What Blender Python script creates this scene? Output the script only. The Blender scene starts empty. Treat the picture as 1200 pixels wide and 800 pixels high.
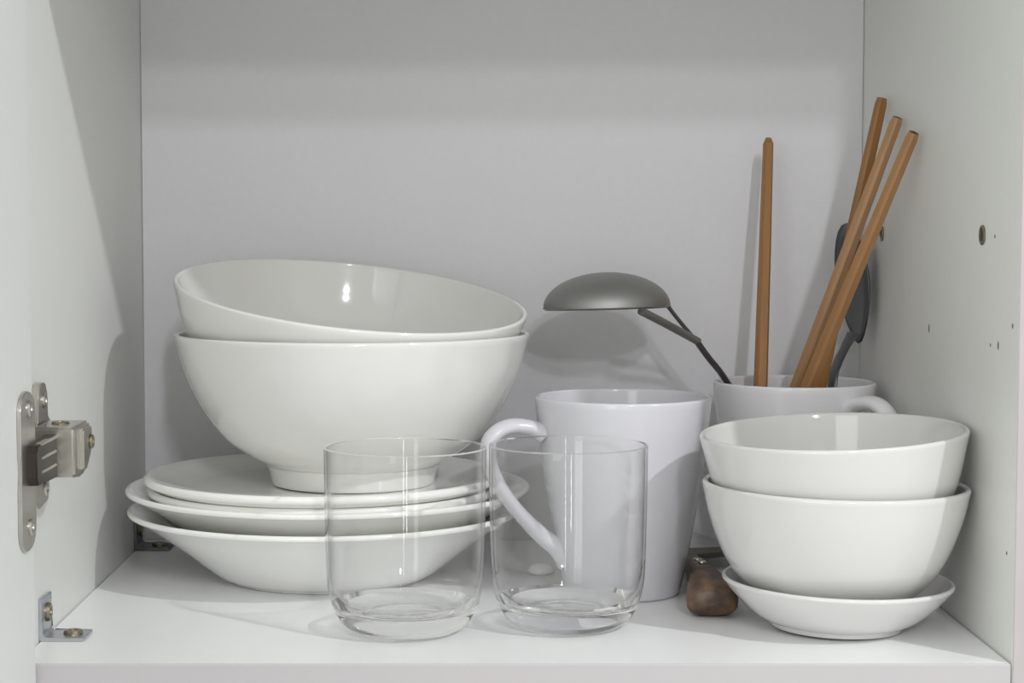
import bpy, bmesh, math, random
from mathutils import Vector, Matrix
random.seed(7)
scn = bpy.context.scene
col = scn.collection
PI = math.pi

# ---------------------------------------------------------------- camera
cam_d = bpy.data.cameras.new('camera')
cam = bpy.data.objects.new('camera', cam_d)
col.objects.link(cam)
cam.location = (0.0, -0.7816, 0.187)
cam.rotation_euler = (math.radians(90 - 3.4867), 0, 0)
cam_d.sensor_width = 36.0
cam_d.lens = 36.0 * 2150 / 1200
cam_d.shift_x = 49.0 / 1200
cam_d.clip_start = 0.01
scn.camera = cam

# ---------------------------------------------------------------- world, lights, exposure
world = bpy.data.worlds.new('room_light')
scn.world = world
world.use_nodes = True
bg = world.node_tree.nodes['Background']
bg.inputs[0].default_value = (0.98, 1.0, 0.94, 1)
bg.inputs[1].default_value = 0.82


def area(name, loc, target, power, sx, sy=None, color=(1, 1, 1)):
    d = bpy.data.lights.new(name, 'AREA')
    d.energy = power
    d.color = color
    if sy is None:
        d.shape = 'DISK'
        d.size = sx
    else:
        d.shape = 'RECTANGLE'
        d.size = sx
        d.size_y = sy
    o = bpy.data.objects.new(name, d)
    col.objects.link(o)
    o.location = loc
    o.rotation_euler = (Vector(target) - Vector(loc)).to_track_quat('-Z', 'Y').to_euler()
    return o


# ceiling lamp to the right of the cabinet, a second lamp further back in the room, a narrow window gap
area('ceiling_lamp_light', (1.26, -1.14, 1.45), (0.0, 0.12, 0.1), 19.5, 0.07, color=(0.97, 0.98, 1.0))
area('far_lamp_light', (0.33, -2.0, 1.12), (0.05, 0.3, 0.1), 6.0, 0.09, color=(0.97, 0.95, 1.0))
area('far_lamp_light', (0.31, -2.0, 0.91), (0.05, 0.3, 0.1), 4.8, 0.09, color=(0.97, 0.95, 1.0))
area('added_fill_light', (-1.35, -2.5, 0.5), (0.05, 0.2, 0.12), 21.0, 1.7, 1.7, color=(1.0, 1.0, 0.98))  # unseen soft fill, added to brighten the back and right walls
area('window_gap_light', (0.07, -1.25, 0.02), (0.05, 0.1, 0.02), 0.35, 0.016, 0.46, color=(1, 1, 1))

scn.cycles.diffuse_bounces = 10
scn.cycles.max_bounces = 20
scn.cycles.transparent_max_bounces = 32
scn.view_settings.view_transform = 'Standard'
scn.view_settings.look = 'None'
scn.view_settings.exposure = 0.0
scn.view_settings.gamma = 1.0
scn.view_settings.use_curve_mapping = False


# ---------------------------------------------------------------- materials
def mat(name, color, rough=0.5, metal=0.0, coat=0.0, ior=1.5, noise=None, bump=None, trans=0.0, spec=0.5):
    m = bpy.data.materials.new(name)
    m.use_nodes = True
    nt = m.node_tree
    b = nt.nodes['Principled BSDF']
    b.inputs['Base Color'].default_value = (*color, 1)
    b.inputs['Roughness'].default_value = rough
    b.inputs['Metallic'].default_value = metal
    b.inputs['Coat Weight'].default_value = coat
    b.inputs['Coat Roughness'].default_value = 0.03
    b.inputs['IOR'].default_value = ior
    b.inputs['Transmission Weight'].default_value = trans
    b.inputs['Specular IOR Level'].default_value = spec
    tc = nt.nodes.new('ShaderNodeTexCoord')
    if noise:
        scale, amount, stretch = noise
        mp = nt.nodes.new('ShaderNodeMapping')
        mp.inputs['Scale'].default_value = stretch
        nt.links.new(tc.outputs['Object'], mp.inputs[0])
        n = nt.nodes.new('ShaderNodeTexNoise')
        n.inputs['Scale'].default_value = scale
        n.inputs['Detail'].default_value = 6
        nt.links.new(mp.outputs[0], n.inputs['Vector'])
        mx = nt.nodes.new('ShaderNodeMix')
        mx.data_type = 'RGBA'
        mx.inputs[6].default_value = (*[c * (1 - amount) for c in color], 1)
        mx.inputs[7].default_value = (*[min(1, c * (1 + amount)) for c in color], 1)
        nt.links.new(n.outputs[0], mx.inputs[0])
        nt.links.new(mx.outputs[2], b.inputs['Base Color'])
    if bump:
        scale, strength, dist = bump
        n2 = nt.nodes.new('ShaderNodeTexNoise')
        n2.inputs['Scale'].default_value = scale
        n2.inputs['Detail'].default_value = 4
        nt.links.new(tc.outputs['Object'], n2.inputs['Vector'])
        bp = nt.nodes.new('ShaderNodeBump')
        bp.inputs['Strength'].default_value = strength
        bp.inputs['Distance'].default_value = dist
        nt.links.new(n2.outputs[0], bp.inputs['Height'])
        nt.links.new(bp.outputs[0], b.inputs['Normal'])
    return m


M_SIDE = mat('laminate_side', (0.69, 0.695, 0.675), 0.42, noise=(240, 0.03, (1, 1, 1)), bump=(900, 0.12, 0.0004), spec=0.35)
M_BACK = mat('laminate_back', (0.715, 0.708, 0.732), 0.5, noise=(240, 0.03, (1, 1, 1)), bump=(900, 0.12, 0.0004), spec=0.3)
M_SHELF = mat('laminate_shelf', (0.82, 0.825, 0.83), 0.33, noise=(60, 0.025, (1, 1, 1)), bump=(700, 0.1, 0.0003), spec=0.45)
M_EDGE = mat('edge_band', (0.46, 0.44, 0.455), 0.45, noise=(120, 0.02, (1, 1, 1)))
M_EDGE2 = mat('edge_band_pink', (0.44, 0.405, 0.41), 0.45, noise=(40, 0.06, (1, 1, 1)))
M_DOOR = mat('door_laminate', (0.66, 0.67, 0.67), 0.45, noise=(120, 0.02, (1, 1, 1)))
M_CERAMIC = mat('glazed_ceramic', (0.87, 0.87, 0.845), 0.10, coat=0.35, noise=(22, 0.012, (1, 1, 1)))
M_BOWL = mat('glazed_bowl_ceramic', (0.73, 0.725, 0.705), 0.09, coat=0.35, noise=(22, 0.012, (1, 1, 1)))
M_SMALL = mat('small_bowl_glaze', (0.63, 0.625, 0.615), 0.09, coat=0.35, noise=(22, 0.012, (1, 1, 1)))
M_SIDE_R_LIT = mat('laminate_side_right_lit', (0.755, 0.76, 0.735), 0.42, noise=(240, 0.03, (1, 1, 1)), bump=(900, 0.12, 0.0004), spec=0.35)  # side laminate made lighter, standing in for fill light the right wall lacks
M_FOOT = mat('unglazed_foot', (0.74, 0.73, 0.69), 0.4, noise=(90, 0.03, (1, 1, 1)))
M_MUG = mat('mug_ceramic', (0.60, 0.595, 0.63), 0.14, coat=0.3, noise=(30, 0.015, (1, 1, 1)))
M_MUG2 = mat('mug_ceramic_grey', (0.77, 0.765, 0.79), 0.2, coat=0.25, noise=(30, 0.02, (1, 1, 1)))
M_GLASS = mat('clear_glass', (1, 1, 1), 0.0, trans=1.0, ior=1.47)


def worn_wood(name, dark, mid, light):
    m = mat(name, mid, 0.48, bump=(160, 0.5, 0.0012))
    nt = m.node_tree
    tc = nt.nodes.new('ShaderNodeTexCoord')
    mp = nt.nodes.new('ShaderNodeMapping')
    mp.inputs['Scale'].default_value = (1.6, 0.7, 1.6)
    n = nt.nodes.new('ShaderNodeTexNoise')
    n.inputs['Scale'].default_value = 75
    n.inputs['Detail'].default_value = 7
    r = nt.nodes.new('ShaderNodeValToRGB')
    r.color_ramp.elements[0].position = 0.36; r.color_ramp.elements[0].color = (*dark, 1)
    r.color_ramp.elements[1].position = 0.68; r.color_ramp.elements[1].color = (*light, 1)
    e = r.color_ramp.elements.new(0.52); e.color = (*mid, 1)
    nt.links.new(tc.outputs['Object'], mp.inputs[0]); nt.links.new(mp.outputs[0], n.inputs['Vector'])
    nt.links.new(n.outputs[0], r.inputs[0]); nt.links.new(r.outputs[0], nt.nodes['Principled BSDF'].inputs['Base Color'])
    return m


def thin_glass(name):
    m = bpy.data.materials.new(name)
    m.use_nodes = True
    nt = m.node_tree
    nt.nodes.clear()
    N = nt.nodes.new
    geo = N('ShaderNodeNewGeometry')
    dot = N('ShaderNodeVectorMath'); dot.operation = 'DOT_PRODUCT'
    nt.links.new(geo.outputs['Normal'], dot.inputs[0]); nt.links.new(geo.outputs['Incoming'], dot.inputs[1])
    ab = N('ShaderNodeMath'); ab.operation = 'ABSOLUTE'; nt.links.new(dot.outputs['Value'], ab.inputs[0])
    om = N('ShaderNodeMath'); om.operation = 'SUBTRACT'; om.inputs[0].default_value = 1.0; nt.links.new(ab.outputs[0], om.inputs[1])
    pw = N('ShaderNodeMath'); pw.operation = 'POWER'; pw.inputs[1].default_value = 4.2; nt.links.new(om.outputs[0], pw.inputs[0])
    ma = N('ShaderNodeMath'); ma.operation = 'MULTIPLY_ADD'; ma.inputs[1].default_value = 0.965; ma.inputs[2].default_value = 0.035
    nt.links.new(pw.outputs[0], ma.inputs[0])
    tr = N('ShaderNodeBsdfTransparent'); tr.inputs[0].default_value = (1, 1, 1, 1)
    gl = N('ShaderNodeBsdfGlossy'); gl.inputs['Roughness'].default_value = 0.0
    mx = N('ShaderNodeMixShader')
    nt.links.new(ma.outputs[0], mx.inputs[0]); nt.links.new(tr.outputs[0], mx.inputs[1]); nt.links.new(gl.outputs[0], mx.inputs[2])
    out = N('ShaderNodeOutputMaterial')
    nt.links.new(mx.outputs[0], out.inputs[0])
    return m


M_HANDLE = worn_wood('worn_walnut', (0.045, 0.028, 0.02), (0.115, 0.07, 0.042), (0.23, 0.12, 0.055))
M_GLASS_WALL = thin_glass('thin_glass_wall')
M_WOOD_A = mat('bamboo_brown', (0.30, 0.14, 0.038), 0.42, noise=(60, 0.28, (6, 6, 0.35)), bump=(300, 0.15, 0.0003))
M_WOOD_B = mat('bamboo_tan', (0.40, 0.225, 0.11), 0.45, noise=(60, 0.22, (6, 6, 0.35)), bump=(300, 0.15, 0.0003))
M_WOOD_C = mat('bamboo_reddish', (0.36, 0.185, 0.075), 0.45, noise=(60, 0.22, (6, 6, 0.35)), bump=(300, 0.15, 0.0003))
M_ENDGRAIN = mat('stick_end', (0.10, 0.06, 0.035), 0.7, noise=(400, 0.2, (1, 1, 1)))
M_STEEL = mat('brushed_steel', (0.38, 0.375, 0.37), 0.55, 1.0, noise=(70, 0.1, (1, 1, 1)))
M_STEEL_D = mat('dull_steel', (0.17, 0.175, 0.18), 0.42, 1.0, noise=(70, 0.15, (1, 1, 1)))
M_NICKEL = mat('nickel_hinge', (0.52, 0.50, 0.46), 0.3, 1.0, noise=(90, 0.15, (1, 1, 1)))
M_ZINC = mat('zinc_bracket', (0.55, 0.57, 0.60), 0.36, 1.0, noise=(120, 0.12, (1, 1, 1)))
M_SCREW = mat('brass_screw', (0.30, 0.26, 0.19), 0.35, 1.0, noise=(200, 0.2, (1, 1, 1)))
M_BROWN = mat('brown_plastic', (0.022, 0.012, 0.01), 0.4, noise=(60, 0.2, (1, 1, 1)))
M_DARK = mat('dark_hole', (0.03, 0.028, 0.022), 0.7)
M_SPECK = mat('wood_chip', (0.17, 0.16, 0.13), 0.8)
M_BOLSTER = mat('tarnished_bolster', (0.13, 0.125, 0.095), 0.5, 0.4, noise=(120, 0.3, (1, 1, 1)))
M_BLADE = mat('worn_blade', (0.62, 0.62, 0.60), 0.3, 1.0, noise=(50, 0.2, (1, 1, 1)))
M_RIVET = mat('rivet', (0.7, 0.68, 0.62), 0.3, 1.0)


# ---------------------------------------------------------------- helpers
def link_mesh(name, bm, m, parent=None, smooth=None):
    bmesh.ops.recalc_face_normals(bm, faces=bm.faces)
    me = bpy.data.meshes.new(name)
    bm.to_mesh(me)
    bm.free()
    if smooth is not None:
        for p in me.polygons:
            p.use_smooth = True
        me.set_sharp_from_angle(angle=math.radians(smooth))
    for mm in (m if isinstance(m, (list, tuple)) else [m]):
        me.materials.append(mm)
    o = bpy.data.objects.new(name, me)
    col.objects.link(o)
    if parent is not None:
        o.parent = parent
    return o


def tag(o, label=None, cat=None, group=None, kind=None):
    if label: o['label'] = label
    if cat: o['category'] = cat
    if group: o['group'] = group
    if kind: o['kind'] = kind
    return o


def thing(name, loc, label, cat, group=None, rot=(0, 0, 0)):
    o = bpy.data.objects.new(name, None)
    o.empty_display_size = 0.02
    col.objects.link(o)
    o.location = loc
    o.rotation_euler = rot
    return tag(o, label, cat, group)


def copy_thing(src, loc, label, rot=None):
    r = src.copy()
    col.objects.link(r)
    r.location = loc
    if rot is not None: r.rotation_euler = rot
    r['label'] = label
    for ch in list(src.children):
        c = ch.copy()
        col.objects.link(c)
        c.parent = r
    return r


def add_box(bm, lo, hi, bevel=0.0, mi=0):
    r = bmesh.ops.create_cube(bm, size=1.0)
    vs = r['verts']
    for v in vs:
        v.co = Vector([lo[i] + (v.co[i] + 0.5) * (hi[i] - lo[i]) for i in range(3)])
    fs = list({f for v in vs for f in v.link_faces})
    for f in fs: f.material_index = mi
    if bevel:
        es = list({e for v in vs for e in v.link_edges})
        bmesh.ops.bevel(bm, geom=es, offset=bevel, segments=2, affect='EDGES')


def box(name, lo, hi, m, parent=None, bevel=0.0005, smooth=30):
    bm = bmesh.new()
    add_box(bm, lo, hi, bevel)
    return link_mesh(name, bm, m, parent, smooth)


def catmull(pts, n=8):
    out = []
    P = [pts[0]] + list(pts) + [pts[-1]]
    for i in range(1, len(P) - 2):
        p0, p1, p2, p3 = [Vector(q) for q in P[i - 1:i + 3]]
        for k in range(n):
            t = k / n
            out.append(0.5 * ((2 * p1) + (-p0 + p2) * t + (2 * p0 - 5 * p1 + 4 * p2 - p3) * t * t
                              + (-p0 + 3 * p1 - 3 * p2 + p3) * t ** 3))
    out.append(Vector(pts[-1]))
    return out


def lip(a, b, n=7):
    """round edge bulging from a (outer) to b (inner)"""
    a = Vector(a); b = Vector(b)
    c = (a + b) / 2
    r = (a - b) / 2
    nrm = Vector((-r.y, r.x))
    return [c + r * math.cos(t) + nrm * math.sin(t) for t in [PI * k / (n + 1) for k in range(1, n + 1)]]


def lathe(bm, prof, segs=96, centre=(0, 0, 0), mi=0):
    cx, cy, cz = centre
    rings = []
    for p in prof:
        r, z = p[0], p[1]
        if r < 1e-6:
            rings.append([bm.verts.new((cx, cy, cz + z))])
        else:
            rings.append([bm.verts.new((cx + r * math.cos(2 * PI * k / segs), cy + r * math.sin(2 * PI * k / segs), cz + z))
                          for k in range(segs)])
    for a, b in zip(rings[:-1], rings[1:]):
        for k in range(segs):
            k2 = (k + 1) % segs
            if len(a) == 1 and len(b) == 1: continue
            if len(a) == 1: f = bm.faces.new((a[0], b[k2], b[k]))
            elif len(b) == 1: f = bm.faces.new((a[k], a[k2], b[0]))
            else: f = bm.faces.new((a[k], a[k2], b[k2], b[k]))
            f.material_index = mi


def vessel(bm, outer, inner, segs=96, n=6):
    """outer: base -> rim, inner: rim -> centre, closed by a rounded lip"""
    o = catmull([Vector((r, z)) for r, z in outer], n)
    i = catmull([Vector((r, z)) for r, z in inner], n)
    prof = [Vector((0, outer[0][1]))] + o + lip(o[-1], i[0]) + i
    if prof[-1].x > 1e-6: prof.append(Vector((0, prof[-1].y)))
    prof[-1].x = 0
    lathe(bm, prof, segs)


def tube(bm, pts, radii, segs=14, mi=0, flat=None, up=Vector((0, 1, 0)), caps=True):
    """sweep; radii: list of (ru, rv) or floats; flat = direction of the ru axis"""
    pts = [Vector(p) for p in pts]
    rings = []
    for i, p in enumerate(pts):
        t = (pts[min(i + 1, len(pts) - 1)] - pts[max(i - 1, 0)]).normalized()
        u = Vector(flat) if flat is not None else up
        u = (u - t * u.dot(t)).normalized()
        v = t.cross(u)
        ru, rv = radii[i] if isinstance(radii[i], (tuple, list)) else (radii[i], radii[i])
        rings.append([bm.verts.new(p + u * ru * math.cos(2 * PI * k / segs) + v * rv * math.sin(2 * PI * k / segs)) for k in range(segs)])
    for a, b in zip(rings[:-1], rings[1:]):
        for k in range(segs):
            f = bm.faces.new((a[k], a[(k + 1) % segs], b[(k + 1) % segs], b[k]))
            f.material_index = mi
    if caps:
        for r in (rings[0], rings[-1]):
            f = bm.faces.new(r)
            f.material_index = mi


def prism(bm, poly, axis, a, b, mi=0, bevel=0):
    """extrude a polygon (2-D list) along axis from a to b"""
    def put(p, t):
        q = [p[0], p[1]]
        q.insert(axis, t)
        return q
    A = [bm.verts.new(put(p, a)) for p in poly]
    B = [bm.verts.new(put(p, b)) for p in poly]
    n = len(poly)
    fs = [bm.faces.new(A), bm.faces.new(B[::-1])]
    for k in range(n):
        fs.append(bm.faces.new((A[k], B[k], B[(k + 1) % n], A[(k + 1) % n])))
    for f in fs: f.material_index = mi
    if bevel:
        es = list({e for v in A + B for e in v.link_edges})
        bmesh.ops.bevel(bm, geom=es, offset=bevel, segments=2, affect='EDGES')


# ---------------------------------------------------------------- the cabinet (large structure)
XL, XR, YB, ZT, T = -0.1962, 0.2341, 0.3172, 0.369, 0.018
cab = thing('wall_cabinet', (0, 0, -T), 'white laminate kitchen cabinet with open left door, around all the dishes', 'cabinet')


def cpart(o):
    o.location.z += T
    return o


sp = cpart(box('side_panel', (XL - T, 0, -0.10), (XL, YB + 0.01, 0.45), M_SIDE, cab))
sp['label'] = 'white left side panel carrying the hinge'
sp2 = cpart(box('side_panel', (XR, 0, -0.10), (XR + T, YB + 0.01, 0.45), [M_SIDE_R_LIT, M_EDGE2], cab))
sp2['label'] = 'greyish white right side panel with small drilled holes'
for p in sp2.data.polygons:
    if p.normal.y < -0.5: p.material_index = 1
cpart(box('back_panel', (XL + 0.0005, YB, -0.02), (XR - 0.0005, YB + 0.004, 0.40), M_BACK, cab, 0.0002))
sh = cpart(box('bottom_shelf', (XL + 0.0003, 0.0005, -T), (XR - 0.0005, YB - 0.0004, 0), [M_SHELF, M_EDGE], cab, 0.0006))
for p in sh.data.polygons:
    if p.normal.y < -0.5: p.material_index = 1
cpart(box('top_panel', (XL + 0.0003, 0.0, ZT), (XR - 0.0003, YB - 0.0003, ZT + T), M_SIDE, cab))
cpart(box('door', (-0.205, -0.42, -0.10), (-0.187, -0.0012, 0.45), M_DOOR, cab, 0.001))

# hinge (door > cup plate, arm, plate on the side panel)
hb = bmesh.new()
prism(hb, [(0.026, 0.066), (0.034, 0.062), (0.050, 0.064), (0.052, 0.078), (0.060, 0.082), (0.060, 0.098), (0.051, 0.102),
           (0.051, 0.113), (0.047, 0.118), (0.038, 0.118), (0.034, 0.112), (0.033, 0.101), (0.026, 0.098)], 0, -0.1962, -0.1925, bevel=0.0005)
hinge = cpart(link_mesh('hinge', hb, M_NICKEL, cab, 30))
hinge['label'] = 'nickel plated concealed door hinge'


def hpart(name, bm, m, smooth=30):
    return link_mesh(name, bm, m, hinge, smooth)


b = bmesh.new()          # cup plate on the door face
pl = []
for k in range(9):
    t = PI * k / 8
    pl.append((-0.0165 + 0.0125 * math.cos(t), 0.112 + 0.0075 * math.sin(t)))
pl += [(-0.029, 0.094), (-0.0275, 0.086), (-0.029, 0.078)]
for k in range(9):
    t = PI + PI * k / 8
    pl.append((-0.0165 + 0.0125 * math.cos(t), 0.0605 + 0.0085 * math.sin(t)))
pl += [(-0.004, 0.078), (-0.0045, 0.094)]
prism(b, pl, 0, -0.1872, -0.1852, bevel=0.0004)
hpart('cup_plate', b, M_NICKEL)
b = bmesh.new()          # brown link box with bright ridges
prism(b, [(-0.0185, 0.0825), (-0.016, 0.0795), (0.0195, 0.0785), (0.0205, 0.0975), (-0.016, 0.0965), (-0.0185, 0.094)], 0, -0.1870, -0.1812, bevel=0.0006)
hpart('link_cover', b, M_BROWN)
for z in (0.0845, 0.0905, 0.0965):
    b = bmesh.new()
    add_box(b, (-0.1835, -0.0105, z - 0.0006), (-0.1807, 0.0165 if z < 0.095 else 0.0205, z + 0.0006), 0.0003)
    hpart('link_bar', b, M_NICKEL)
b = bmesh.new()          # arm body
prism(b, [(0.0185, 0.0785), (0.036, 0.0765), (0.0470, 0.0825), (0.0510, 0.0885), (0.0510, 0.1005), (0.0185, 0.1005)], 0, -0.1925, -0.1735, bevel=0.0012)
prism(b, [(0.0300, 0.0805), (0.036, 0.0795), (0.0450, 0.0855), (0.0480, 0.0895), (0.0480, 0.0985), (0.0300, 0.0985)], 0, -0.1745, -0.1718, bevel=0.0007)
hpart('hinge_arm', b, M_NICKEL)


def screw(name, centre, axis, r, m, parent, h=0.0012):
    bm = bmesh.new()
    prof = [(0, 0), (r, 0), (r, h * 0.5), (r * 0.85, h), (r * 0.45, h), (r * 0.4, h * 0.35), (0, h * 0.35)]
    lathe(bm, [Vector(p) for p in prof], 20)
    for s in (0, 1):
        add_box(bm, (-r * (0.5, 0.1)[s], -r * (0.1, 0.5)[s], h * 0.3), (r * (0.5, 0.1)[s], r * (0.1, 0.5)[s], h * 0.42), mi=1)
    q = Vector((0, 0, 1)).rotation_difference(Vector(axis))
    bm.transform(Matrix.Translation(centre) @ q.to_matrix().to_4x4())
    return link_mesh(name, bm, [m, M_DARK], parent, 30)


screw('screw', (-0.1716, 0.0440, 0.0915), (1, 0, 0), 0.0032, M_SCREW, hinge)
screw('screw', (-0.1830, 0.0340, 0.1004), (0, 0, 1), 0.0040, M_SCREW, hinge)
screw('screw', (-0.1852, -0.0150, 0.1120), (1, 0, 0), 0.0036, M_NICKEL, hinge)
screw('screw', (-0.1852, -0.0150, 0.0620), (1, 0, 0), 0.0036, M_NICKEL, hinge)
screw('screw', (-0.1925, 0.0430, 0.1100), (1, 0, 0), 0.0034, M_NICKEL, hinge)
screw('screw', (-0.1925, 0.0440, 0.0700), (1, 0, 0), 0.0034, M_NICKEL, hinge)


def bracket(y0, y1, label, m):
    bm = bmesh.new()
    t = 0.0016
    x0 = XL + 0.0001
    poly = [(x0, 0.0001), (x0 + 0.0205, 0.0001), (x0 + 0.0205, t), (x0 + t * 1.8, t), (x0 + t, t * 1.8), (x0 + t, 0.0195), (x0, 0.0195)]
    prism(bm, poly, 1, y0, y1, bevel=0.0003)
    o = cpart(link_mesh('corner_bracket', bm, m, cab, 30))
    o['label'] = label
    ym = (y0 + y1) / 2
    screw('screw', (x0 + 0.0135, ym, t), (0, 0, 1), 0.0044, M_SCREW, o, 0.0018)
    screw('screw', (x0 + t, ym, 0.0118), (1, 0, 0), 0.0044, M_SCREW, o, 0.0018)


bracket(0.0428, 0.0625, 'zinc corner bracket at the front left of the shelf', M_ZINC)
bracket(0.2790, 0.2985, 'darker corner bracket behind the stacked plates', M_STEEL_D)


def sleeve(y, z, r):
    bm = bmesh.new()
    lathe(bm, [Vector(p) for p in [(0, 0), (r * 1.0, 0), (r * 1.0, 0.0006), (r * 0.8, 0.0009), (r * 0.62, 0.0004)]], 24)
    lathe(bm, [Vector(p) for p in [(r * 0.62, 0.0004), (0, 0.0003)]], 24, mi=1)
    bm.transform(Matrix.Translation((XR - 0.0001, y, z)) @ Matrix.Rotation(-PI / 2, 4, 'Y'))
    return cpart(link_mesh('shelf_pin_hole', bm, [M_SCREW, M_DARK], cab, 30))


sleeve(0.0574, 0.1845, 0.0046)
sleeve(0.2624, 0.1848, 0.0042)
for y, z, r, h in ((0.1528, 0.1367, 0.0011, 0.0024), (0.0300, 0.1357, 0.0011, 0.0020), (0.0089, 0.1455, 0.0010, 0.0012),
                   (0.0380, 0.1840, 0.0008, 0.0010), (0.0116, 0.0462, 0.0009, 0.0009), (0.0420, 0.1352, 0.0007, 0.0009)):
    bm = bmesh.new()
    lathe(bm, [Vector(p) for p in [(0, 0), (1, 0), (0.7, 0.3), (0, 0.35)]], 12)
    bm.transform(Matrix.Translation((XR - 0.00005, y, z)) @ Matrix.Rotation(-PI / 2, 4, 'Y') @ Matrix.Diagonal((h, r, 0.0006, 1)))
    cpart(link_mesh('surface_chip', bm, M_SPECK, cab, 60))


# ---------------------------------------------------------------- plates
def tilt_matrix(n):
    return Vector((0, 0, 1)).rotation_difference(Vector(n).normalized()).to_euler()


def soup_plate(loc, R, label, scale_z=1.0, rot=(0, 0, 0)):
    k = R / 0.1075
    bm = bmesh.new()
    H = 0.0382
    outer = [(0.050 * k, 0.0006), (0.0515 * k, 0.0000), (0.0545 * k, 0.0000), (0.0560 * k, 0.0010), (0.062 * k, 0.0042), (0.0765 * k, 0.0155),
             (0.086 * k, 0.0225), (0.097 * k, 0.0300), (R - 0.0012, H - 0.0028)]
    inner = [(R - 0.0016, H + 0.0002), (0.096 * k, 0.0345), (0.085 * k, 0.0268), (0.075 * k, 0.0190), (0.063 * k, 0.0098), (0.052 * k, 0.0056),
             (0.03 * k, 0.0046), (0.0, 0.0044)]
    vessel(bm, outer, inner)
    o = link_mesh('soup_plate', bm, M_CERAMIC, None, 50)
    o.location = loc
    o.rotation_euler = rot
    return tag(o, label, 'plate', 'soup plates at the bottom of the stack')


soup_plate((-0.0780, 0.2045, 0.0002), 0.1060, 'deep white soup plate at the very bottom of the plate stack, on the shelf')
soup_plate((-0.0765, 0.2068, 0.0112), 0.1088, 'wide white soup plate, second from the bottom, with wide rim showing')


def dinner_plate(loc, R, label, rot=(0, 0, 0)):
    bm = bmesh.new()
    # z = 0 at the foot, rim top at 0.0125
    outer = [(0.050, 0.0006), (0.0515, 0.0), (0.0545, 0.0), (0.056, 0.0012), (0.066, 0.0022), (0.078, 0.0032), (0.088, 0.0052), (R - 0.001, 0.0080)]
    inner = [(R - 0.0012, 0.0124), (0.089, 0.0112), (0.082, 0.0092), (0.074, 0.0076), (0.062, 0.0066), (0.03, 0.0060), (0.0, 0.0059)]
    vessel(bm, outer, inner)
    o = link_mesh('dinner_plate', bm, M_CERAMIC, None, 50)
    o.location = loc
    o.rotation_euler = rot
    return tag(o, label, 'plate', 'flat plates on top of the soup plates')


dinner_plate((-0.0785, 0.2040, 0.0380), 0.0938, 'white flat plate lying in the upper soup plate, under the top plate')
dinner_plate((-0.0790, 0.2012, 0.0446), 0.0948, 'white flat plate on top of the plate stack, carrying the big bowls')


# ---------------------------------------------------------------- large serving bowls
def big_bowl(loc, label, rot=(0, 0, 0)):
    t = thing('serving_bowl', loc, label, 'bowl', 'large bowls stacked on the plates', rot)
    bm = bmesh.new()
    outer = [(0.030, 0.0104), (0.0456, 0.0104), (0.0467, 0.0110), (0.0490, 0.0124), (0.0565, 0.0166), (0.069, 0.0258), (0.081, 0.0420), (0.0893, 0.0600), (0.0948, 0.0795)]
    inner = [(0.0922, 0.0795), (0.0860, 0.0605), (0.0775, 0.0440), (0.0655, 0.0300), (0.053, 0.0212), (0.036, 0.0152), (0.018, 0.0132), (0.0, 0.0128)]
    vessel(bm, outer, inner, 128)
    link_mesh('bowl_body', bm, M_BOWL, t, 50)
    bm = bmesh.new()
    ring = [(0.0385, 0.0100), (0.0385, 0.0010), (0.0392, 0.0), (0.0425, 0.0), (0.0436, 0.0010), (0.0450, 0.0070), (0.0464, 0.0105), (0.0450, 0.0115)]
    lathe(bm, catmull([Vector(p) for p in ring], 4), 96)
    link_mesh('foot_ring', bm, M_BOWL, t, 60)
    return t


big_bowl((-0.0630, 0.2012, 0.0512), 'large white bowl standing level on the top plate, under the tilted bowl')
nb = Vector((0.113, -0.148, 1)).normalized()
rim_c = Vector((-0.0636, 0.2022, 0.1518))
big_bowl(rim_c - nb * 0.0795, 'large white bowl tilted to the right inside the other big bowl', tilt_matrix(nb))


# ---------------------------------------------------------------- small bowls and saucer
SX, SY = 0.1703, 0.0735
t = thing('saucer', (SX + 0.0020, SY, 0.0002), 'small white saucer on the shelf under the two small bowls', 'saucer', rot=(0, math.radians(1.2), 0))
t.location.z = 0.0009
bm = bmesh.new()
vessel(bm, [(0.020, 0.0022), (0.0300, 0.0022), (0.0345, 0.0034), (0.0405, 0.0072), (0.0488, 0.0150), (0.0538, 0.0212)],
       [(0.0516, 0.0222), (0.0465, 0.0164), (0.039, 0.0104), (0.030, 0.0070), (0.015, 0.0060), (0, 0.0058)])
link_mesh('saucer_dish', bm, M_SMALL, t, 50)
bm = bmesh.new()
lathe(bm, catmull([Vector(p) for p in [(0.0270, 0.003), (0.0272, 0.0006), (0.0280, 0), (0.0300, 0), (0.0308, 0.0006), (0.0316, 0.0030)]], 4), 96)
link_mesh('foot_ring', bm, M_SMALL, t, 60)

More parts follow.
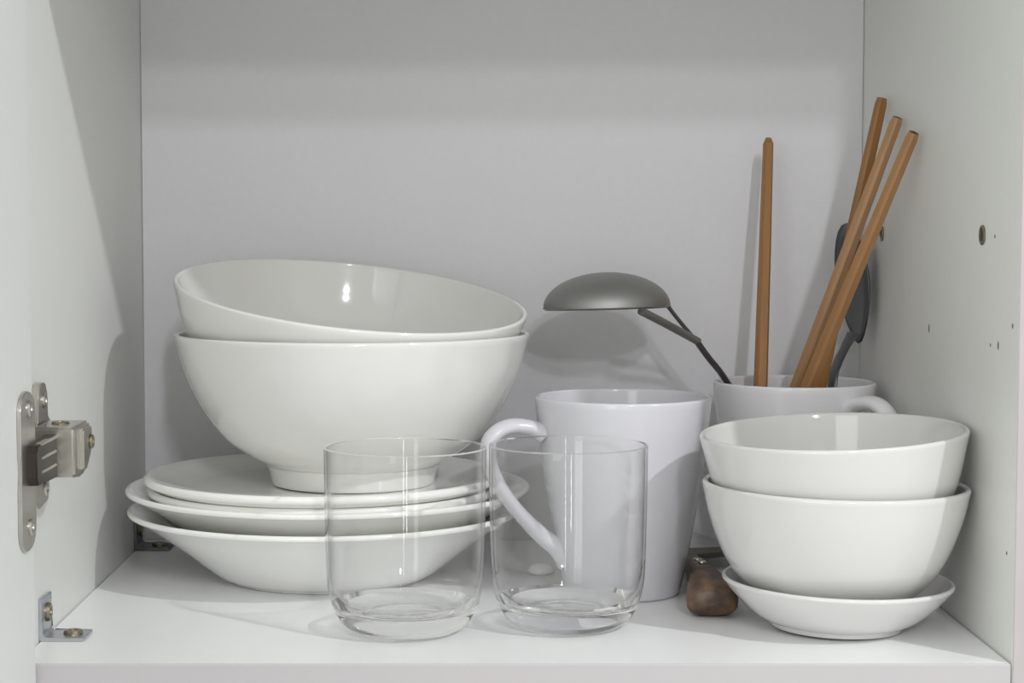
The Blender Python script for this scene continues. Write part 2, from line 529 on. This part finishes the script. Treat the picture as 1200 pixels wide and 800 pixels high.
bm = bmesh.new()
Z0 = 0.0
vessel(bm, [(0.022, 0.0008), (0.0235, 0.0), (0.0265, 0.0), (0.0280, 0.0012), (0.0335, 0.0045), (0.0405, 0.0098), (0.0480, 0.0185), (0.0538, 0.0292), (0.0588, 0.0437), (0.0619, 0.0577)],
       [(0.0590, 0.0577), (0.0555, 0.0440), (0.0505, 0.0300), (0.0445, 0.0200), (0.036, 0.0115), (0.026, 0.0068), (0.012, 0.0054), (0, 0.0052)])
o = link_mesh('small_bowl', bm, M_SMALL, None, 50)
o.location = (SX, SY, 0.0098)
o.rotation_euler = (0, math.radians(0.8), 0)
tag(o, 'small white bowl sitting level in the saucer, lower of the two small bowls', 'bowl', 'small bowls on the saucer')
bm = bmesh.new()
vessel(bm, [(0.022, 0.0008), (0.0235, 0.0), (0.0265, 0.0), (0.0280, 0.0012), (0.034, 0.0045), (0.0425, 0.0110), (0.0505, 0.0210), (0.0555, 0.0320), (0.0584, 0.0420), (0.0620, 0.0585)],
       [(0.0594, 0.0592), (0.0560, 0.0430), (0.0525, 0.0320), (0.0470, 0.0215), (0.038, 0.0125), (0.026, 0.0078), (0.012, 0.0064), (0, 0.0062)])
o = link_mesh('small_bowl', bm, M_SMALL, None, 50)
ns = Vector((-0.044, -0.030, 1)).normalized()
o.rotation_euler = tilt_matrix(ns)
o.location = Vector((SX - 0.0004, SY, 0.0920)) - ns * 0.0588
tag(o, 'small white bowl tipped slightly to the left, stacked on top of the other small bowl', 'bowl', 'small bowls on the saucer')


# ---------------------------------------------------------------- mugs
def mug(loc, ang, label, m, lift=0.0):
    t = thing('mug', loc, label, 'mug', 'tapered mugs', (0, 0, ang))
    bm = bmesh.new()
    vessel(bm, [(0.0265, 0.0006), (0.0280, 0.0), (0.0290, 0.0004), (0.0303, 0.0030), (0.0335, 0.0180), (0.0385, 0.0460), (0.0425, 0.0730), (0.0455, 0.1004)],
           [(0.0430, 0.1004), (0.0397, 0.0730), (0.0356, 0.0460), (0.0308, 0.0180), (0.0280, 0.0080), (0.0245, 0.0054), (0.01, 0.0050), (0, 0.0050)])
    link_mesh('mug_body', bm, m, t, 50)
    bm = bmesh.new()
    pts = [(0.0425, 0.0835), (0.0500, 0.0868), (0.0610, 0.0874), (0.0700, 0.0820), (0.0722, 0.0725), (0.0680, 0.0600), (0.0600, 0.0480), (0.0505, 0.0375), (0.0425, 0.0300), (0.0360, 0.0250), (0.0320, 0.0205), (0.0298, 0.0172)]
    pts = catmull([Vector((x + (0.0008 if z > 0.08 else 0), 0, z + lift)) for x, z in pts], 5)
    n = len(pts)
    rr = []
    for i in range(n):
        s = i / (n - 1)
        w = 0.0062 - 0.0012 * s + 0.0015 * max(0, (s - 0.8) / 0.2)
        h = 0.0040 - 0.0004 * s + 0.0012 * max(0, (0.08 - s) / 0.08) + 0.0026 * max(0, (s - 0.6) / 0.4)
        rr.append((w, h))
    tube(bm, pts, rr, 18, flat=(0, 1, 0))
    link_mesh('handle', bm, m, t, 60)
    return t


mug((0.0786, 0.1585, 0.0002), math.radians(196), 'white tapered mug with handle to the left, behind the right glass', M_MUG)
mug((0.1828, 0.2500, 0.0002), math.radians(-56), 'grey-white mug at the back right, holding chopsticks and utensils', M_MUG2, 0.0062)


# ---------------------------------------------------------------- drinking glasses
def glass(loc, R, label):
    bm = bmesh.new()
    k = R / 0.0378
    outer = [(0.016 * k, 0.0008), (0.0185 * k, 0.0001), (0.0215 * k, 0.0), (0.0255 * k, 0.0012), (0.0300 * k, 0.0048), (0.0336 * k, 0.0112), (0.0358 * k, 0.0190),
             (0.0368 * k, 0.0300), (0.0374 * k, 0.0550), (0.0378 * k, 0.0857)]
    inner = [(0.0365 * k, 0.0857), (0.0361 * k, 0.0550), (0.0354 * k, 0.0300), (0.0341 * k, 0.0215), (0.0312 * k, 0.0160), (0.0262 * k, 0.0126), (0.019 * k, 0.0112), (0.010 * k, 0.0106), (0, 0.0104)]
    vessel(bm, outer, inner, 128, 7)
    for f in bm.faces:          # thin straight wall; the rounded lip and the thick base are solid glass
        c = f.calc_center_median()
        if 0.0128 < c.z < 0.0856: f.material_index = 1
    o = link_mesh('drinking_glass', bm, [M_GLASS, M_GLASS_WALL], None, 80)
    o.location = loc
    return tag(o, label, 'glass', 'clear glasses at the front of the shelf')


glass((-0.0303, 0.0665, 0.0002), 0.0378, 'clear drinking glass in front of the plate stack, left of the two')
glass((0.0462, 0.0765, 0.0002), 0.0374, 'clear drinking glass in front of the white mug, right of the two')


# ---------------------------------------------------------------- chopsticks in the back mug
def chopstick(top, bot, w0, w1, m, label, yaw=0.0, round_end=False):
    top = Vector(top); bot = Vector(bot)
    L = (top - bot).length
    bm = bmesh.new()
    rings = []
    hs = [0.0, 0.25, 0.5, 0.75, 0.985, 1.0]
    for i, s in enumerate(hs):
        w = (w0 + (w1 - w0) * s) / 2
        if i == len(hs) - 1: w *= 0.82 if not round_end else 0.55
        if i == len(hs) - 2 and round_end: w *= 0.95
        c = w * 0.62
        ring = [(w, c), (c, w), (-c, w), (-w, c), (-w, -c), (-c, -w), (c, -w), (w, -c)]
        rings.append([bm.verts.new((x, y, L * s)) for x, y in ring])
    for a, b_ in zip(rings[:-1], rings[1:]):
        for k in range(8):
            bm.faces.new((a[k], a[(k + 1) % 8], b_[(k + 1) % 8], b_[k]))
    bm.faces.new(rings[0])
    f = bm.faces.new(rings[-1])
    f.material_index = 1
    o = link_mesh('chopstick', bm, [m, M_ENDGRAIN], None, None)
    o.location = bot
    q = Vector((0, 0, 1)).rotation_difference(top - bot)
    o.rotation_euler = (q @ Matrix.Rotation(yaw, 3, 'Z').to_quaternion()).to_euler()
    return tag(o, label, 'chopstick', 'wooden chopsticks in the back mug')


chopstick((0.1733, 0.2900, 0.2400), (0.1602, 0.2382, 0.0222), 0.0078, 0.0056, M_WOOD_A,
          'brown wooden chopstick standing upright alone, left of the other three', 0.1, True)
chopstick((0.2290, 0.2447, 0.2600), (0.1809, 0.2498, 0.0221), 0.0080, 0.0056, M_WOOD_A,
          'darker brown chopstick with the highest tip, behind the other leaning ones', 0.3)
chopstick((0.2292, 0.2074, 0.2470), (0.1669, 0.2712, 0.0369), 0.0080, 0.0056, M_WOOD_B,
          'tan leaning chopstick, the middle tip of the three touching the wall', 0.5)
chopstick((0.2288, 0.1691, 0.2370), (0.1672, 0.2544, 0.0385), 0.0080, 0.0056, M_WOOD_C,
          'reddish tan leaning chopstick with the lowest and rightmost tip', 0.5)

# ---------------------------------------------------------------- ladle
lad = thing('ladle', (0.1990, 0.2500, 0.030), 'grey steel ladle hanging upside down over the rim of the back mug', 'ladle')


def local(bm, origin):
    bm.transform(Matrix.Translation(-Vector(origin)))
    return bm


LO = (0.1990, 0.2500, 0.030)
bm = bmesh.new()
R, Hh = 0.0358, 0.0196
prof_o = [(R * math.sin(a), Hh * math.cos(a)) for a in [PI / 2 * k / 14 for k in range(15)]]
prof_o = [(r, z) for r, z in prof_o]
prof = [Vector(p) for p in prof_o] + [Vector((R + 0.0008, -0.0003)), Vector((R - 0.0006, -0.0006))] + \
       [Vector((max(0, r - 0.0012) if r > 0.001 else 0, z - 0.0011)) for r, z in prof_o[::-1]]
prof[-1].x = 0
lathe(bm, prof, 80)
bm.transform(Matrix.Translation((0.0768, 0.2500, 0.1436)) @ Matrix.Rotation(math.radians(-1.5), 4, 'Y') @ Matrix.Rotation(math.radians(-1.5), 4, 'X'))
link_mesh('ladle_bowl', local(bm, LO), M_STEEL, lad, 50)
bm = bmesh.new()
J = Vector((0.1262, 0.2490, 0.1262))
path = catmull([J, (0.1335, 0.2495, 0.1160), (0.1412, 0.2520, 0.1068), (0.1500, 0.2600, 0.0950), (0.1650, 0.2710, 0.0755), (0.1730, 0.2740, 0.0660)], 6)
tube(bm, path, [(0.0042, 0.0018)] * len(path), 12, flat=(0, 1, 0))
link_mesh('handle', local(bm, LO), M_STEEL_D, lad, 50)
bm = bmesh.new()
path = catmull([(0.0935, 0.2190, 0.1425), (0.1060, 0.2300, 0.1362), (0.1180, 0.2415, 0.1298), (0.1280, 0.2480, 0.1243)], 5)
tube(bm, path, [(0.0022, 0.0030)] * len(path), 12, flat=(0, 0, 1))
link_mesh('handle_prong', local(bm, LO), M_STEEL, lad, 50)
bm = bmesh.new()
path = catmull([(0.1118, 0.2560, 0.1440), (0.1170, 0.2540, 0.1370), (0.1235, 0.2510, 0.1290), (0.1275, 0.2490, 0.1245)], 5)
tube(bm, path, [(0.0012, 0.0030)] * len(path), 12, flat=(1, 0, 0.8))
link_mesh('handle_prong', local(bm, LO), M_STEEL_D, lad, 50)

# ---------------------------------------------------------------- serving spoon behind the chopsticks
SO = (0.1960, 0.2330, 0.012)
spn = thing('serving_spoon', SO, 'dark steel spoon leaning in the corner behind the chopsticks', 'spoon')
bm = bmesh.new()
ctr = Vector((0.2222, 0.2850, 0.1580))
la = Vector((-0.0030, 0.004, 0.033))
lw = Vector((0.36, -0.933, 0.0)).normalized() * 0.0175
nn = la.cross(lw).normalized()
if nn.y > 0: nn = -nn
rows = []
N, Mr = 24, 7
cen = bm.verts.new(ctr - nn * 0.0075)
for j in range(1, Mr + 1):
    rr_ = j / Mr
    rows.append([bm.verts.new(ctr + la * rr_ * math.cos(2 * PI * k / N) * (1.0 + 0.12 * (math.cos(2 * PI * k / N) < 0) * rr_ * abs(math.cos(2 * PI * k / N)))
                              + lw * rr_ * math.sin(2 * PI * k / N) * (1 - 0.3 * max(0, -math.cos(2 * PI * k / N)) ** 2) - nn * 0.0075 * (1 - rr_ ** 2)) for k in range(N)])
for k in range(N):
    bm.faces.new((cen, rows[0][k], rows[0][(k + 1) % N]))
for a, b_ in zip(rows[:-1], rows[1:]):
    for k in range(N):
        bm.faces.new((a[k], b_[k], b_[(k + 1) % N], a[(k + 1) % N]))
sb = link_mesh('spoon_bowl', local(bm, SO), M_STEEL_D, spn, 80)
md = sb.modifiers.new('thickness', 'SOLIDIFY')
md.thickness = 0.0010
bm = bmesh.new()
path = catmull([(0.2222, 0.2810, 0.1270), (0.2165, 0.2760, 0.1190), (0.2105, 0.2680, 0.1100), (0.2065, 0.2600, 0.1000), (0.2020, 0.2480, 0.060), (0.1960, 0.2330, 0.0130)], 6)
tube(bm, path, [(0.0042 - 0.0012 * min(1, i / 6), 0.0011) for i in range(len(path))], 12, flat=(0.8, -0.6, 0))
link_mesh('handle', local(bm, SO), M_STEEL_D, spn, 50)

# ---------------------------------------------------------------- knife lying on the shelf
KO = (0.1190, 0.0985, 0.0)
kn = thing('kitchen_knife', KO, 'old knife with worn brown wooden handle, lying between white mug and saucer', 'knife')
bm = bmesh.new()
secs = [(0.0890, 0.0080, 0.0070, 0.0120), (0.0900, 0.0108, 0.0045, 0.0150), (0.0930, 0.0122, 0.0018, 0.0168), (0.0980, 0.0126, 0.0003, 0.0175), (0.110, 0.0114, 0.0003, 0.0180),
        (0.126, 0.0088, 0.0004, 0.0178), (0.150, 0.0068, 0.0005, 0.0165), (0.172, 0.0064, 0.0008, 0.0150), (0.178, 0.0062, 0.0012, 0.0145)]
rings = []
for (y, w, zb, zt) in secs:
    cxk = 0.1172 + (y - 0.097) * 0.03
    zc, hh = (zb + zt) / 2, (zt - zb) / 2
    ring = []
    for k in range(20):
        a = 2 * PI * k / 20
        ca, sa = math.cos(a), math.sin(a)
        e = 0.62
        ring.append(bm.verts.new((cxk + w * math.copysign(abs(ca) ** e, ca), y, zc + hh * math.copysign(abs(sa) ** e, sa))))
    rings.append(ring)
for a, b_ in zip(rings[:-1], rings[1:]):
    for k in range(20):
        bm.faces.new((a[k], a[(k + 1) % 20], b_[(k + 1) % 20], b_[k]))
bm.faces.new(rings[0]); bm.faces.new(rings[-1])
link_mesh('handle', local(bm, KO), M_HANDLE, kn, 50)
for (x, y) in ((0.1190, 0.1500), (0.1185, 0.1660)):
    bm = bmesh.new()
    lathe(bm, [Vector(p) for p in [(0, 0), (0.0024, 0), (0.0022, 0.0006), (0, 0.0008)]], 16, centre=(x, y, 0.0170 if y < 0.16 else 0.0155))
    link_mesh('rivet', local(bm, KO), M_RIVET, kn, 60)
bm = bmesh.new()          # dark bolster and heel
prism(bm, [(0.1150, 0.178), (0.1245, 0.178), (0.1245, 0.213), (0.1150, 0.213)], 2, 0.0040, 0.0100, bevel=0.0006)
prism(bm, [(0.1135, 0.212), (0.1245, 0.212), (0.1480, 0.224), (0.1480, 0.238), (0.1135, 0.231)], 2, 0.0070, 0.0100, bevel=0.0005)
link_mesh('bolster', local(bm, KO), M_BOLSTER, kn, 30)
bm = bmesh.new()
prism(bm, [(0.1140, 0.230), (0.1475, 0.237), (0.1480, 0.248), (0.1400, 0.270), (0.1300, 0.296), (0.1170, 0.306), (0.1145, 0.300)], 2, 0.0078, 0.0092, bevel=0.0003)
link_mesh('blade', local(bm, KO), M_BLADE, kn, 30)

# ---------------------------------------------------------------- little white rest behind the right glass
bm = bmesh.new()
lathe(bm, catmull([Vector(p) for p in [(0, 0), (0.0050, 0), (0.0070, 0.0012), (0.0074, 0.0026), (0.0060, 0.0044), (0.0030, 0.0056), (0.0, 0.0060)]], 4), 40)
o = link_mesh('chopstick_rest', bm, M_CERAMIC, None, 60)
o.location = (0.0385, 0.2080, 0.0001)
tag(o, 'tiny white ceramic knob on the shelf, seen through the right glass below the mug handle', 'chopstick rest')
